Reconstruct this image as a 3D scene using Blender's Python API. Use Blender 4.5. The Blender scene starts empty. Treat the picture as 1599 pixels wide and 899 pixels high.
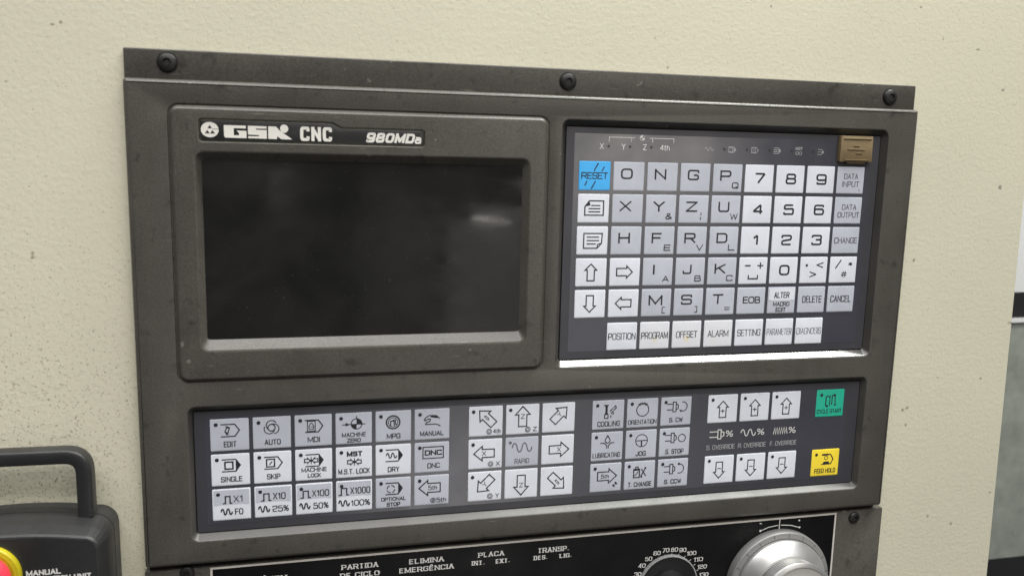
import bpy, bmesh, math, random
from mathutils import Vector, Matrix
random.seed(7)
S = bpy.context.scene
PI = math.pi
# All measures are millimetres on the control panel: x right, y up, z out of the panel.
# Origin: top left corner of the control unit's front face.
def W3(x, y, z):
    return Vector((x, -z, y)) * 0.001

# ------------------------------------------------------------------ camera
cam_d = bpy.data.cameras.new('camera'); cam = bpy.data.objects.new('camera', cam_d)
S.collection.objects.link(cam); S.camera = cam
cam_d.sensor_width = 36; cam_d.lens = 29.705; cam_d.clip_start = 0.01; cam_d.clip_end = 50
right = W3(.97141, .02329, .23627).normalized()
back = W3(-.23697, .15576, .95895).normalized()
up = back.cross(right).normalized()
m = Matrix((right, up, back)).transposed().to_4x4()
m.translation = W3(79.36, -30.47, 421.95)
cam.matrix_world = m
cam_d.dof.use_dof = True; cam_d.dof.focus_distance = .50; cam_d.dof.aperture_fstop = 14

# ------------------------------------------------------------------ light
world = bpy.data.worlds.new('World'); S.world = world; world.use_nodes = True
bg = world.node_tree.nodes['Background']
bg.inputs['Color'].default_value = (.93, .97, 1.0, 1); bg.inputs['Strength'].default_value = 0.05

def area(name, loc, target, sx, sy, power, col=(1, .97, .9)):
    d = bpy.data.lights.new(name, 'AREA'); d.shape = 'RECTANGLE'
    d.size = sx; d.size_y = sy; d.energy = power; d.color = col
    o = bpy.data.objects.new(name, d); S.collection.objects.link(o)
    p = W3(*loc); o.location = p
    o.rotation_euler = (W3(*target) - p).to_track_quat('-Z', 'Y').to_euler()
    return o
# ceiling tubes: one over the right, one over the left, one further back in the hall
area('ceiling_tube_light', (1100, 1500, 135), (1100, 0, 135), .85, .2, 40, (.98, 1, .93))
area('ceiling_tube_light', (-250, 1700, 1500), (150, -100, 0), 1.5, .25, 15, (1, .94, .88))
area('ceiling_tube_light', (900, 1500, 2400), (300, -100, 0), 1.6, .3, 13, (1, .96, .88))
area('ceiling_bounce', (300, 2000, 1050), (300, 0, 500), 4.0, 2.0, 120, (.98, .98, 1))
# lights added for sheen and mirrored patches, and the strip lamp in the display
area('keypad_sheen_fill', (1455, 160, 3000), (1455, 160, 0), .89, .88, 6.5, (1, .93, .84))  # added panel behind the camera for sheen on the upper keypad
area('lower_sheen_fill', (665, -1525, 3000), (665, -1525, 0), .67, .75, 3.0, (1, .95, .9))  # added low panel that gives the lower membrane its sheen
area('display_patch_fill', (-6, -200, 3000), (-6, -200, 0), .09, .22, .022, (1, .95, .87))  # added dim rectangle, a vague patch mirrored in the display
area('display_patch_fill', (430, -480, 3000), (430, -480, 0), .34, .5, .045, (.95, .97, 1)).data.shape = 'ELLIPSE'  # added ellipse for a pale patch in mid-display
area('display_patch_fill', (390, -760, 3000), (390, -760, 0), .26, .2, .02, (1, .8, .7)).data.shape = 'ELLIPSE'  # added reddish ellipse standing in for a reflected hand
area('display_patch_fill', (-200, -60, 3000), (-200, -60, 0), .3, .3, .03, (1, .9, .8)).data.shape = 'ELLIPSE'  # added ellipse for a faint patch at the display's upper left
area('display_sheen_fill', (1275, -1050, 3000), (1275, -1050, 0), 1.25, 1.5, 3.4, (1, .97, .92))  # added panel, mirrored in the display's right side and the keypads
area('strip_lamp', (1050, -375, 4000), (165, -62, 0), .2, .03, .12, (1, .95, .88))

S.view_settings.view_transform = 'Standard'; S.view_settings.look = 'None'
S.view_settings.exposure = 0.0; S.view_settings.gamma = 1
try: S.view_settings.use_curve_mapping = False
except Exception: pass

# ------------------------------------------------------------------ materials
def new_mat(name):
    mt = bpy.data.materials.new(name); mt.use_nodes = True
    nt = mt.node_tree; b = nt.nodes['Principled BSDF']
    return mt, nt, b
def node(nt, typ, **kw):
    n = nt.nodes.new(typ)
    for k, v in kw.items(): setattr(n, k, v)
    return n
def simple(name, col, rough=.45, metal=0., spec=.5, grain=0., grain_scale=3000., blotch=0., rough_var=0., coat=0.):
    mt, nt, b = new_mat(name)
    b.inputs['Base Color'].default_value = (*col, 1)
    b.inputs['Roughness'].default_value = rough
    b.inputs['Metallic'].default_value = metal
    b.inputs['Specular IOR Level'].default_value = spec
    b.inputs['Coat Weight'].default_value = coat
    if grain or blotch or rough_var:
        geo = node(nt, 'ShaderNodeNewGeometry')
    if blotch:
        n1 = node(nt, 'ShaderNodeTexNoise'); n1.inputs['Scale'].default_value = 38; n1.inputs['Detail'].default_value = 7
        n1.inputs['Roughness'].default_value = .65
        nt.links.new(geo.outputs['Position'], n1.inputs['Vector'])
        mr = node(nt, 'ShaderNodeMapRange'); mr.inputs[1].default_value = .3; mr.inputs[2].default_value = .7
        mr.inputs[3].default_value = 1 - blotch; mr.inputs[4].default_value = 1 + blotch
        nt.links.new(n1.outputs['Fac'], mr.inputs[0])
        mx = node(nt, 'ShaderNodeVectorMath', operation='SCALE'); mx.inputs[0].default_value = col
        nt.links.new(mr.outputs[0], mx.inputs['Scale']); nt.links.new(mx.outputs[0], b.inputs['Base Color'])
    if rough_var:
        n2 = node(nt, 'ShaderNodeTexNoise'); n2.inputs['Scale'].default_value = 55; n2.inputs['Detail'].default_value = 6
        nt.links.new(geo.outputs['Position'], n2.inputs['Vector'])
        mr2 = node(nt, 'ShaderNodeMapRange'); mr2.inputs[1].default_value = .3; mr2.inputs[2].default_value = .7
        mr2.inputs[3].default_value = rough - rough_var; mr2.inputs[4].default_value = rough + rough_var
        nt.links.new(n2.outputs['Fac'], mr2.inputs[0]); nt.links.new(mr2.outputs[0], b.inputs['Roughness'])
    if grain:
        n3 = node(nt, 'ShaderNodeTexNoise'); n3.inputs['Scale'].default_value = grain_scale; n3.inputs['Detail'].default_value = 3
        nt.links.new(geo.outputs['Position'], n3.inputs['Vector'])
        bp = node(nt, 'ShaderNodeBump'); bp.inputs['Strength'].default_value = grain; bp.inputs['Distance'].default_value = .0004
        nt.links.new(n3.outputs['Fac'], bp.inputs['Height']); nt.links.new(bp.outputs['Normal'], b.inputs['Normal'])
    return mt

def panel_plastic():
    # dark grey sheet with smudges, dark specks and a few pale scuffs
    mt, nt, b = new_mat('dark_panel_paint'); L = nt.links.new
    geo = node(nt, 'ShaderNodeNewGeometry')
    n1 = node(nt, 'ShaderNodeTexNoise'); n1.inputs['Scale'].default_value = 30; n1.inputs['Detail'].default_value = 8; n1.inputs['Roughness'].default_value = .62
    L(geo.outputs['Position'], n1.inputs['Vector'])
    r1 = node(nt, 'ShaderNodeMapRange'); r1.inputs[1].default_value = .3; r1.inputs[2].default_value = .72; r1.inputs[3].default_value = .87; r1.inputs[4].default_value = 1.12
    L(n1.outputs['Fac'], r1.inputs[0])
    # vertical streaks
    mp = node(nt, 'ShaderNodeMapping'); mp.inputs['Scale'].default_value = (240, 240, 9)
    L(geo.outputs['Position'], mp.inputs['Vector'])
    n2 = node(nt, 'ShaderNodeTexNoise'); n2.inputs['Scale'].default_value = 1; n2.inputs['Detail'].default_value = 4
    L(mp.outputs[0], n2.inputs['Vector'])
    r2 = node(nt, 'ShaderNodeMapRange'); r2.inputs[1].default_value = .35; r2.inputs[2].default_value = .7; r2.inputs[3].default_value = .97; r2.inputs[4].default_value = 1.03
    L(n2.outputs['Fac'], r2.inputs[0])
    mu = node(nt, 'ShaderNodeMath', operation='MULTIPLY'); L(r1.outputs[0], mu.inputs[0]); L(r2.outputs[0], mu.inputs[1])
    # dark specks of grime
    n3 = node(nt, 'ShaderNodeTexNoise'); n3.inputs['Scale'].default_value = 130; n3.inputs['Detail'].default_value = 3
    L(geo.outputs['Position'], n3.inputs['Vector'])
    r3 = node(nt, 'ShaderNodeMapRange'); r3.inputs[1].default_value = .62; r3.inputs[2].default_value = .72; r3.inputs[3].default_value = 1; r3.inputs[4].default_value = .62
    L(n3.outputs['Fac'], r3.inputs[0])
    mu2 = node(nt, 'ShaderNodeMath', operation='MULTIPLY'); L(mu.outputs[0], mu2.inputs[0]); L(r3.outputs[0], mu2.inputs[1])
    sc = node(nt, 'ShaderNodeVectorMath', operation='SCALE'); sc.inputs[0].default_value = (.066, .0618, .0525)
    L(mu2.outputs[0], sc.inputs['Scale'])
    # pale scuffs: short thin rubs and dry splashes
    mp6 = node(nt, 'ShaderNodeMapping'); mp6.inputs['Rotation'].default_value = (0, .5, 0); mp6.inputs['Scale'].default_value = (60, 60, 520)
    L(geo.outputs['Position'], mp6.inputs['Vector'])
    n6 = node(nt, 'ShaderNodeTexNoise'); n6.inputs['Scale'].default_value = 1; n6.inputs['Detail'].default_value = 2
    L(mp6.outputs[0], n6.inputs['Vector'])
    r6 = node(nt, 'ShaderNodeMapRange'); r6.inputs[1].default_value = .70; r6.inputs[2].default_value = .78; r6.inputs[3].default_value = 0; r6.inputs[4].default_value = .30
    L(n6.outputs['Fac'], r6.inputs[0])
    n7 = node(nt, 'ShaderNodeTexNoise'); n7.inputs['Scale'].default_value = 190; n7.inputs['Detail'].default_value = 2
    L(geo.outputs['Position'], n7.inputs['Vector'])
    r7 = node(nt, 'ShaderNodeMapRange'); r7.inputs[1].default_value = .715; r7.inputs[2].default_value = .78; r7.inputs[3].default_value = 0; r7.inputs[4].default_value = .35
    L(n7.outputs['Fac'], r7.inputs[0])
    mx7 = node(nt, 'ShaderNodeMath', operation='MAXIMUM'); L(r6.outputs[0], mx7.inputs[0]); L(r7.outputs[0], mx7.inputs[1])
    # fine speckle of the hammered finish
    n8 = node(nt, 'ShaderNodeTexNoise'); n8.inputs['Scale'].default_value = 1100; n8.inputs['Detail'].default_value = 1
    L(geo.outputs['Position'], n8.inputs['Vector'])
    r8 = node(nt, 'ShaderNodeMapRange'); r8.inputs[1].default_value = .3; r8.inputs[2].default_value = .7; r8.inputs[3].default_value = .82; r8.inputs[4].default_value = 1.18
    L(n8.outputs['Fac'], r8.inputs[0])
    sc8 = node(nt, 'ShaderNodeVectorMath', operation='SCALE'); L(sc.outputs[0], sc8.inputs[0]); L(r8.outputs[0], sc8.inputs['Scale'])
    mix7 = node(nt, 'ShaderNodeMix', data_type='RGBA'); L(mx7.outputs[0], mix7.inputs['Factor']); L(sc8.outputs[0], mix7.inputs[6]); mix7.inputs[7].default_value = (.30, .28, .25, 1)
    L(mix7.outputs[2], b.inputs['Base Color'])
    r4 = node(nt, 'ShaderNodeMapRange'); r4.inputs[1].default_value = .3; r4.inputs[2].default_value = .7; r4.inputs[3].default_value = .27; r4.inputs[4].default_value = .4
    L(n1.outputs['Fac'], r4.inputs[0]); L(r4.outputs[0], b.inputs['Roughness'])
    n5 = node(nt, 'ShaderNodeTexNoise'); n5.inputs['Scale'].default_value = 1500; n5.inputs['Detail'].default_value = 2
    L(geo.outputs['Position'], n5.inputs['Vector'])
    bp = node(nt, 'ShaderNodeBump'); bp.inputs['Strength'].default_value = .25; bp.inputs['Distance'].default_value = .0002
    L(n5.outputs['Fac'], bp.inputs['Height']); L(bp.outputs['Normal'], b.inputs['Normal'])
    return mt

def cabinet_paint():
    # beige orange-peel paint with grime specks gathering near the pendant
    mt, nt, b = new_mat('beige_textured_paint'); L = nt.links.new
    geo = node(nt, 'ShaderNodeNewGeometry')
    n1 = node(nt, 'ShaderNodeTexNoise'); n1.inputs['Scale'].default_value = 460; n1.inputs['Detail'].default_value = 3; n1.inputs['Roughness'].default_value = .55
    L(geo.outputs['Position'], n1.inputs['Vector'])
    n2 = node(nt, 'ShaderNodeTexNoise'); n2.inputs['Scale'].default_value = 5; n2.inputs['Detail'].default_value = 5
    L(geo.outputs['Position'], n2.inputs['Vector'])
    r2 = node(nt, 'ShaderNodeMapRange'); r2.inputs[1].default_value = .3; r2.inputs[2].default_value = .7; r2.inputs[3].default_value = .95; r2.inputs[4].default_value = 1.04
    L(n2.outputs['Fac'], r2.inputs[0])
    sc = node(nt, 'ShaderNodeVectorMath', operation='SCALE'); sc.inputs[0].default_value = (.535, .511, .395)
    L(r2.outputs[0], sc.inputs['Scale'])
    # grime in the pits of the paint, thickest round the pendant's handle
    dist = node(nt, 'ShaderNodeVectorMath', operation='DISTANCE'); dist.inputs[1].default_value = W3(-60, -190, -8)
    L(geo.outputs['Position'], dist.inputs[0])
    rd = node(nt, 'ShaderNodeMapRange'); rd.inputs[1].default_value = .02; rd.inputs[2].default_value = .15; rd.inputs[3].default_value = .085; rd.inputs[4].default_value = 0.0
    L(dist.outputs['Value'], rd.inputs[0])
    n3 = node(nt, 'ShaderNodeTexNoise'); n3.inputs['Scale'].default_value = 1050; n3.inputs['Detail'].default_value = 3
    L(geo.outputs['Position'], n3.inputs['Vector'])
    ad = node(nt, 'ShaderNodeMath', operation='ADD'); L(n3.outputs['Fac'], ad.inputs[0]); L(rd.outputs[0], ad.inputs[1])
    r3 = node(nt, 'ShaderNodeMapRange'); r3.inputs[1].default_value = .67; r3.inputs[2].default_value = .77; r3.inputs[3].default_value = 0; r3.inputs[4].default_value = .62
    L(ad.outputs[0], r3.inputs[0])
    # rare single dark specks anywhere
    n4 = node(nt, 'ShaderNodeTexNoise'); n4.inputs['Scale'].default_value = 170; n4.inputs['Detail'].default_value = 1
    L(geo.outputs['Position'], n4.inputs['Vector'])
    r4 = node(nt, 'ShaderNodeMapRange'); r4.inputs[1].default_value = .765; r4.inputs[2].default_value = .80; r4.inputs[3].default_value = 0; r4.inputs[4].default_value = .55
    L(n4.outputs['Fac'], r4.inputs[0])
    mxm = node(nt, 'ShaderNodeMath', operation='MAXIMUM'); L(r3.outputs[0], mxm.inputs[0]); L(r4.outputs[0], mxm.inputs[1])
    mix = node(nt, 'ShaderNodeMix', data_type='RGBA'); L(mxm.outputs[0], mix.inputs['Factor'])
    L(sc.outputs[0], mix.inputs[6]); mix.inputs[7].default_value = (.06, .05, .035, 1)
    L(mix.outputs[2], b.inputs['Base Color'])
    b.inputs['Roughness'].default_value = .42; b.inputs['Specular IOR Level'].default_value = .45
    bp = node(nt, 'ShaderNodeBump'); bp.inputs['Strength'].default_value = .27; bp.inputs['Distance'].default_value = .0006
    L(n1.outputs['Fac'], bp.inputs['Height']); L(bp.outputs['Normal'], b.inputs['Normal'])
    return mt

def stained_key(cx, cy, rad, amt):
    mt, nt, b = new_mat('stained_white_key'); L = nt.links.new
    tc = node(nt, 'ShaderNodeTexCoord')
    d = node(nt, 'ShaderNodeVectorMath', operation='DISTANCE'); d.inputs[1].default_value = W3(cx, cy, 0)
    nz = node(nt, 'ShaderNodeTexNoise'); nz.inputs['Scale'].default_value = 700
    L(tc.outputs['Object'], nz.inputs['Vector']); L(tc.outputs['Object'], d.inputs[0])
    mm = node(nt, 'ShaderNodeMath', operation='MULTIPLY_ADD'); mm.inputs[1].default_value = .0022; L(nz.outputs['Fac'], mm.inputs[0]); L(d.outputs['Value'], mm.inputs[2])
    r = node(nt, 'ShaderNodeMapRange'); r.inputs[1].default_value = rad * .001 * .6; r.inputs[2].default_value = rad * .0016; r.inputs[3].default_value = amt; r.inputs[4].default_value = 0
    L(mm.outputs[0], r.inputs[0])
    mix = node(nt, 'ShaderNodeMix', data_type='RGBA'); L(r.outputs[0], mix.inputs['Factor'])
    mix.inputs[6].default_value = (.66, .67, .70, 1); mix.inputs[7].default_value = (.72, .55, .18, 1)
    L(mix.outputs[2], b.inputs['Base Color']); b.inputs['Roughness'].default_value = .38
    return mt

M = {}
M['panel'] = panel_plastic()
M['paint'] = cabinet_paint()
M['rim_gloss'] = simple('polished_recess_edge', (.05, .047, .042), .19, blotch=.2, rough_var=.09, grain=.12, grain_scale=400)
M['rim_satin'] = simple('worn_recess_edge', (.060, .057, .051), .42, blotch=.2, rough_var=.03)
M['membrane'] = simple('membrane_border_film', (.041, .041, .048), .34, grain=.1, blotch=.12, rough_var=.05)
M['window'] = simple('membrane_window_film', (.048, .049, .061), .20, spec=.9, blotch=.10, rough_var=.05)
M['white'] = simple('white_key_film', (.66, .68, .735), .36, blotch=.06, rough_var=.08)
M['grey'] = simple('grey_key_film', (.455, .475, .53), .36, blotch=.075, rough_var=.08)
M['blue'] = simple('blue_key_film', (.055, .40, .80), .38, blotch=.05)
M['green'] = simple('green_key_film', (.02, .42, .27), .38, blotch=.08)
M['yellow'] = simple('yellow_key_film', (.86, .66, .045), .38, blotch=.05)
M['ink'] = simple('black_ink', (.016, .017, .022), .45)
M['greyink'] = simple('faded_grey_ink', (.12, .12, .14), .45)
M['whiteink'] = simple('white_ink', (.62, .61, .58), .45)
M['dimink'] = simple('pale_grey_ink', (.30, .30, .305), .45)
def screen_glass():
    mt, nt, b = new_mat('display_glass'); L = nt.links.new
    geo = node(nt, 'ShaderNodeNewGeometry')
    n1 = node(nt, 'ShaderNodeTexNoise'); n1.inputs['Scale'].default_value = 750; n1.inputs['Detail'].default_value = 1
    L(geo.outputs['Position'], n1.inputs['Vector'])
    r1 = node(nt, 'ShaderNodeMapRange'); r1.inputs[1].default_value = .74; r1.inputs[2].default_value = .80; r1.inputs[3].default_value = 0; r1.inputs[4].default_value = .22
    L(n1.outputs['Fac'], r1.inputs[0])
    n2 = node(nt, 'ShaderNodeTexNoise'); n2.inputs['Scale'].default_value = 26; n2.inputs['Detail'].default_value = 6; n2.inputs['Distortion'].default_value = .6
    L(geo.outputs['Position'], n2.inputs['Vector'])
    r2 = node(nt, 'ShaderNodeMapRange'); r2.inputs[1].default_value = .35; r2.inputs[2].default_value = .7; r2.inputs[3].default_value = 0; r2.inputs[4].default_value = 1
    L(n2.outputs['Fac'], r2.inputs[0])
    mixa = node(nt, 'ShaderNodeMix', data_type='RGBA'); L(r2.outputs[0], mixa.inputs['Factor']); mixa.inputs[6].default_value = (.0105, .0105, .010, 1); mixa.inputs[7].default_value = (.020, .019, .0175, 1)
    mixb = node(nt, 'ShaderNodeMix', data_type='RGBA'); L(r1.outputs[0], mixb.inputs['Factor']); L(mixa.outputs[2], mixb.inputs[6]); mixb.inputs[7].default_value = (.13, .12, .11, 1)
    L(mixb.outputs[2], b.inputs['Base Color'])
    mp = node(nt, 'ShaderNodeMapping'); mp.inputs['Rotation'].default_value = (0, .7, 0); mp.inputs['Scale'].default_value = (25, 25, 110)
    L(geo.outputs['Position'], mp.inputs['Vector'])
    n3 = node(nt, 'ShaderNodeTexNoise'); n3.inputs['Scale'].default_value = 1; n3.inputs['Detail'].default_value = 5; L(mp.outputs[0], n3.inputs['Vector'])
    r3 = node(nt, 'ShaderNodeMapRange'); r3.inputs[1].default_value = .4; r3.inputs[2].default_value = .7; r3.inputs[3].default_value = .05; r3.inputs[4].default_value = .14
    L(n3.outputs['Fac'], r3.inputs[0]); L(r3.outputs[0], b.inputs['Roughness'])
    return mt
M['screen'] = screen_glass()
M['plate'] = simple('black_nameplate', (.022, .022, .022), .3, rough_var=.06)
M['logo'] = simple('silver_white_print', (.70, .68, .62), .4, blotch=.06)
M['screw'] = simple('black_oxide_steel', (.014, .0135, .013), .42, spec=.35)
M['socket'] = simple('socket_black', (.006, .006, .006), .6)
M['tan'] = simple('tan_rubber', (.165, .118, .056), .55, grain=.3, blotch=.15)
M['label'] = simple('black_label_sheet', (.0065, .0065, .0068), .30, spec=.16, rough_var=.08, blotch=.3)
M['line'] = simple('pale_border_print', (.56, .53, .48), .4, blotch=.1)
M['alu'] = simple('satin_aluminium', (.66, .655, .64), .36, metal=.85, rough_var=.08, blotch=.06)
M['alu_grey'] = simple('grey_dial_ring', (.17, .168, .163), .42, metal=.1, rough_var=.06)
M['alu_cap'] = simple('cap_face_grey', (.36, .35, .32), .5, metal=.2)
M['knob'] = simple('black_knob_plastic', (.011, .011, .012), .36, spec=.25, rough_var=.06)
M['knobrim'] = simple('worn_knob_edge', (.22, .22, .22), .4, blotch=.3)
M['abs'] = simple('black_pendant_plastic', (.016, .016, .0165), .48, grain=.35, grain_scale=1800, blotch=.3, rough_var=.06)
M['estop_y'] = simple('emergency_yellow', (.43, .36, .008), .42, blotch=.15)
M['estop_r'] = simple('emergency_red', (.80, .045, .075), .35)
M['bg_grey'] = simple('grey_green_enamel', (.20, .215, .19), .4, blotch=.2)
M['bg_white'] = simple('white_enamel', (.52, .52, .52), .4)
M['bg_black'] = simple('black_band', (.015, .015, .016), .4)
M['gap'] = simple('gap_shade_and_tick_black', (.008, .008, .007), .7)  # black for gap strips that stand in for shade, and for engraved ticks

# ------------------------------------------------------------------ builders
WPOS = {}
def empty(name, loc, label=None, cat=None, group=None):
    o = bpy.data.objects.new(name, None); S.collection.objects.link(o)
    o.empty_display_size = .02; o.location = W3(*loc); WPOS[o] = W3(*loc)
    if label: o['label'] = label
    if cat: o['category'] = cat
    if group: o['group'] = group
    return o
def build(name, verts, faces, mat, parent=None, center=None, smooth=None, label=None):
    """verts in mm panel coordinates; the object's origin is put at its own centre"""
    vs = [W3(*v) for v in verts]
    if center is None:
        lo = Vector([min(v[i] for v in vs) for i in range(3)]); hi = Vector([max(v[i] for v in vs) for i in range(3)])
        c = (lo + hi) / 2
    else: c = W3(*center)
    me = bpy.data.meshes.new(name); me.from_pydata([v - c for v in vs], [], faces); me.update()
    if smooth is not None:
        for pl in me.polygons: pl.use_smooth = True
        me.set_sharp_from_angle(angle=math.radians(smooth))
    me.materials.append(mat)
    o = bpy.data.objects.new(name, me); S.collection.objects.link(o)
    if parent: o.parent = parent; o.location = c - WPOS[parent]
    else: o.location = c
    WPOS[o] = c
    if label: o['label'] = label
    return o
def rrect(x0, y0, x1, y1, r, n=6):
    """counter-clockwise rounded rectangle, y1 > y0"""
    out = []
    for cx, cy, a in ((x1 - r, y1 - r, 0), (x0 + r, y1 - r, 90), (x0 + r, y0 + r, 180), (x1 - r, y0 + r, 270)):
        for k in range(n + 1):
            t = math.radians(a + 90 * k / n); out.append((cx + r * math.cos(t), cy + r * math.sin(t)))
    return out
def fillet(poly, r, n=4):
    out = []; N = len(poly)
    for i in range(N):
        p = Vector(poly[i]); a = Vector(poly[i - 1]); b = Vector(poly[(i + 1) % N])
        da = (a - p); db = (b - p); rr = min(r, da.length * .45, db.length * .45)
        s = p + da.normalized() * rr; e = p + db.normalized() * rr
        for k in range(n + 1):
            t = k / n; q = s * (1 - t) ** 2 + p * 2 * t * (1 - t) + e * t * t; out.append((q.x, q.y))
    return out
def offset(loop, d):
    out = []; N = len(loop)
    for i in range(N):
        p = Vector(loop[i]); a = Vector(loop[i - 1]); b = Vector(loop[(i + 1) % N])
        t1 = (p - a); t2 = (b - p)
        if t1.length < 1e-9: t1 = t2
        if t2.length < 1e-9: t2 = t1
        n1 = Vector((t1.y, -t1.x)).normalized(); n2 = Vector((t2.y, -t2.x)).normalized()
        nn = (n1 + n2); nn = nn.normalized() if nn.length > 1e-6 else n1
        q = p + nn * d / max(.5, nn.dot(n1)); out.append((q.x, q.y))
    return out
class Shell:
    """rings of points lofted together and flat faces with holes"""
    def __init__(s): s.v = []; s.f = []
    def ring(s, loop, z):
        i0 = len(s.v); s.v += [(x, y, z) for x, y in loop]; return list(range(i0, i0 + len(loop)))
    def loft(s, a, b, flip=False):
        N = len(a)
        for i in range(N):
            q = (a[i], a[(i + 1) % N], b[(i + 1) % N], b[i]); s.f.append(q[::-1] if flip else q)
    def fill(s, outer, holes=()):
        bm = bmesh.new(); vm = []; edges = []
        for lp in [outer] + list(holes):
            vs = [bm.verts.new(W3(*s.v[i]) * 1000) for i in lp]
            for v, i in zip(vs, lp): vm.append((v, i))
            for k in range(len(vs)): edges.append(bm.edges.new((vs[k], vs[(k + 1) % len(vs)])))
        mp = dict(vm)
        r = bmesh.ops.triangle_fill(bm, use_beauty=True, use_dissolve=False, edges=edges)
        for g in r['geom']:
            if isinstance(g, bmesh.types.BMFace):
                ids = [mp[v] for v in g.verts]
                a, b, c = [s.v[i] for i in ids[:3]]
                if (b[0] - a[0]) * (c[1] - a[1]) - (b[1] - a[1]) * (c[0] - a[0]) < 0: ids = ids[::-1]
                s.f.append(tuple(ids))
        bm.free()
    def cap(s, ring, flip=False): s.f.append(tuple(ring[::-1] if flip else ring))
def lerp_loop(a, b, t): return [(p[0] + (q[0] - p[0]) * t, p[1] + (q[1] - p[1]) * t) for p, q in zip(a, b)]
def slab(name, loop, z0, z1, mat, parent, bev=.4, label=None, smooth=35):
    s = Shell(); a = s.ring(loop, z0); b = s.ring(loop, z1 - bev); c = s.ring(offset(loop, -bev * .3), z1 - bev * .3); d = s.ring(offset(loop, -bev), z1)
    s.loft(a, b); s.loft(b, c); s.loft(c, d); s.fill(d); s.cap(a, True)
    return build(name, s.v, s.f, mat, parent, smooth=smooth, label=label)
def rect(x0, y0, x1, y1): return [(x1, y1), (x0, y1), (x0, y0), (x1, y0)]
def lathe(name, cx, cy, prof, mat, parent, n=48, smooth=30, label=None):
    s = Shell(); prev = None
    for r, z in prof:
        if r < 1e-6:
            s.v.append((cx, cy, z)); k = len(s.v) - 1
            for i in range(n): s.f.append((prev[i], prev[(i + 1) % n], k))
            break
        rg = s.ring([(cx + r * math.cos(2 * PI * i / n), cy + r * math.sin(2 * PI * i / n)) for i in range(n)], z)
        if prev: s.loft(prev, rg)
        prev = rg
    return build(name, s.v, s.f, mat, parent, center=(cx, cy, prof[0][1]), smooth=smooth, label=label)

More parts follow.
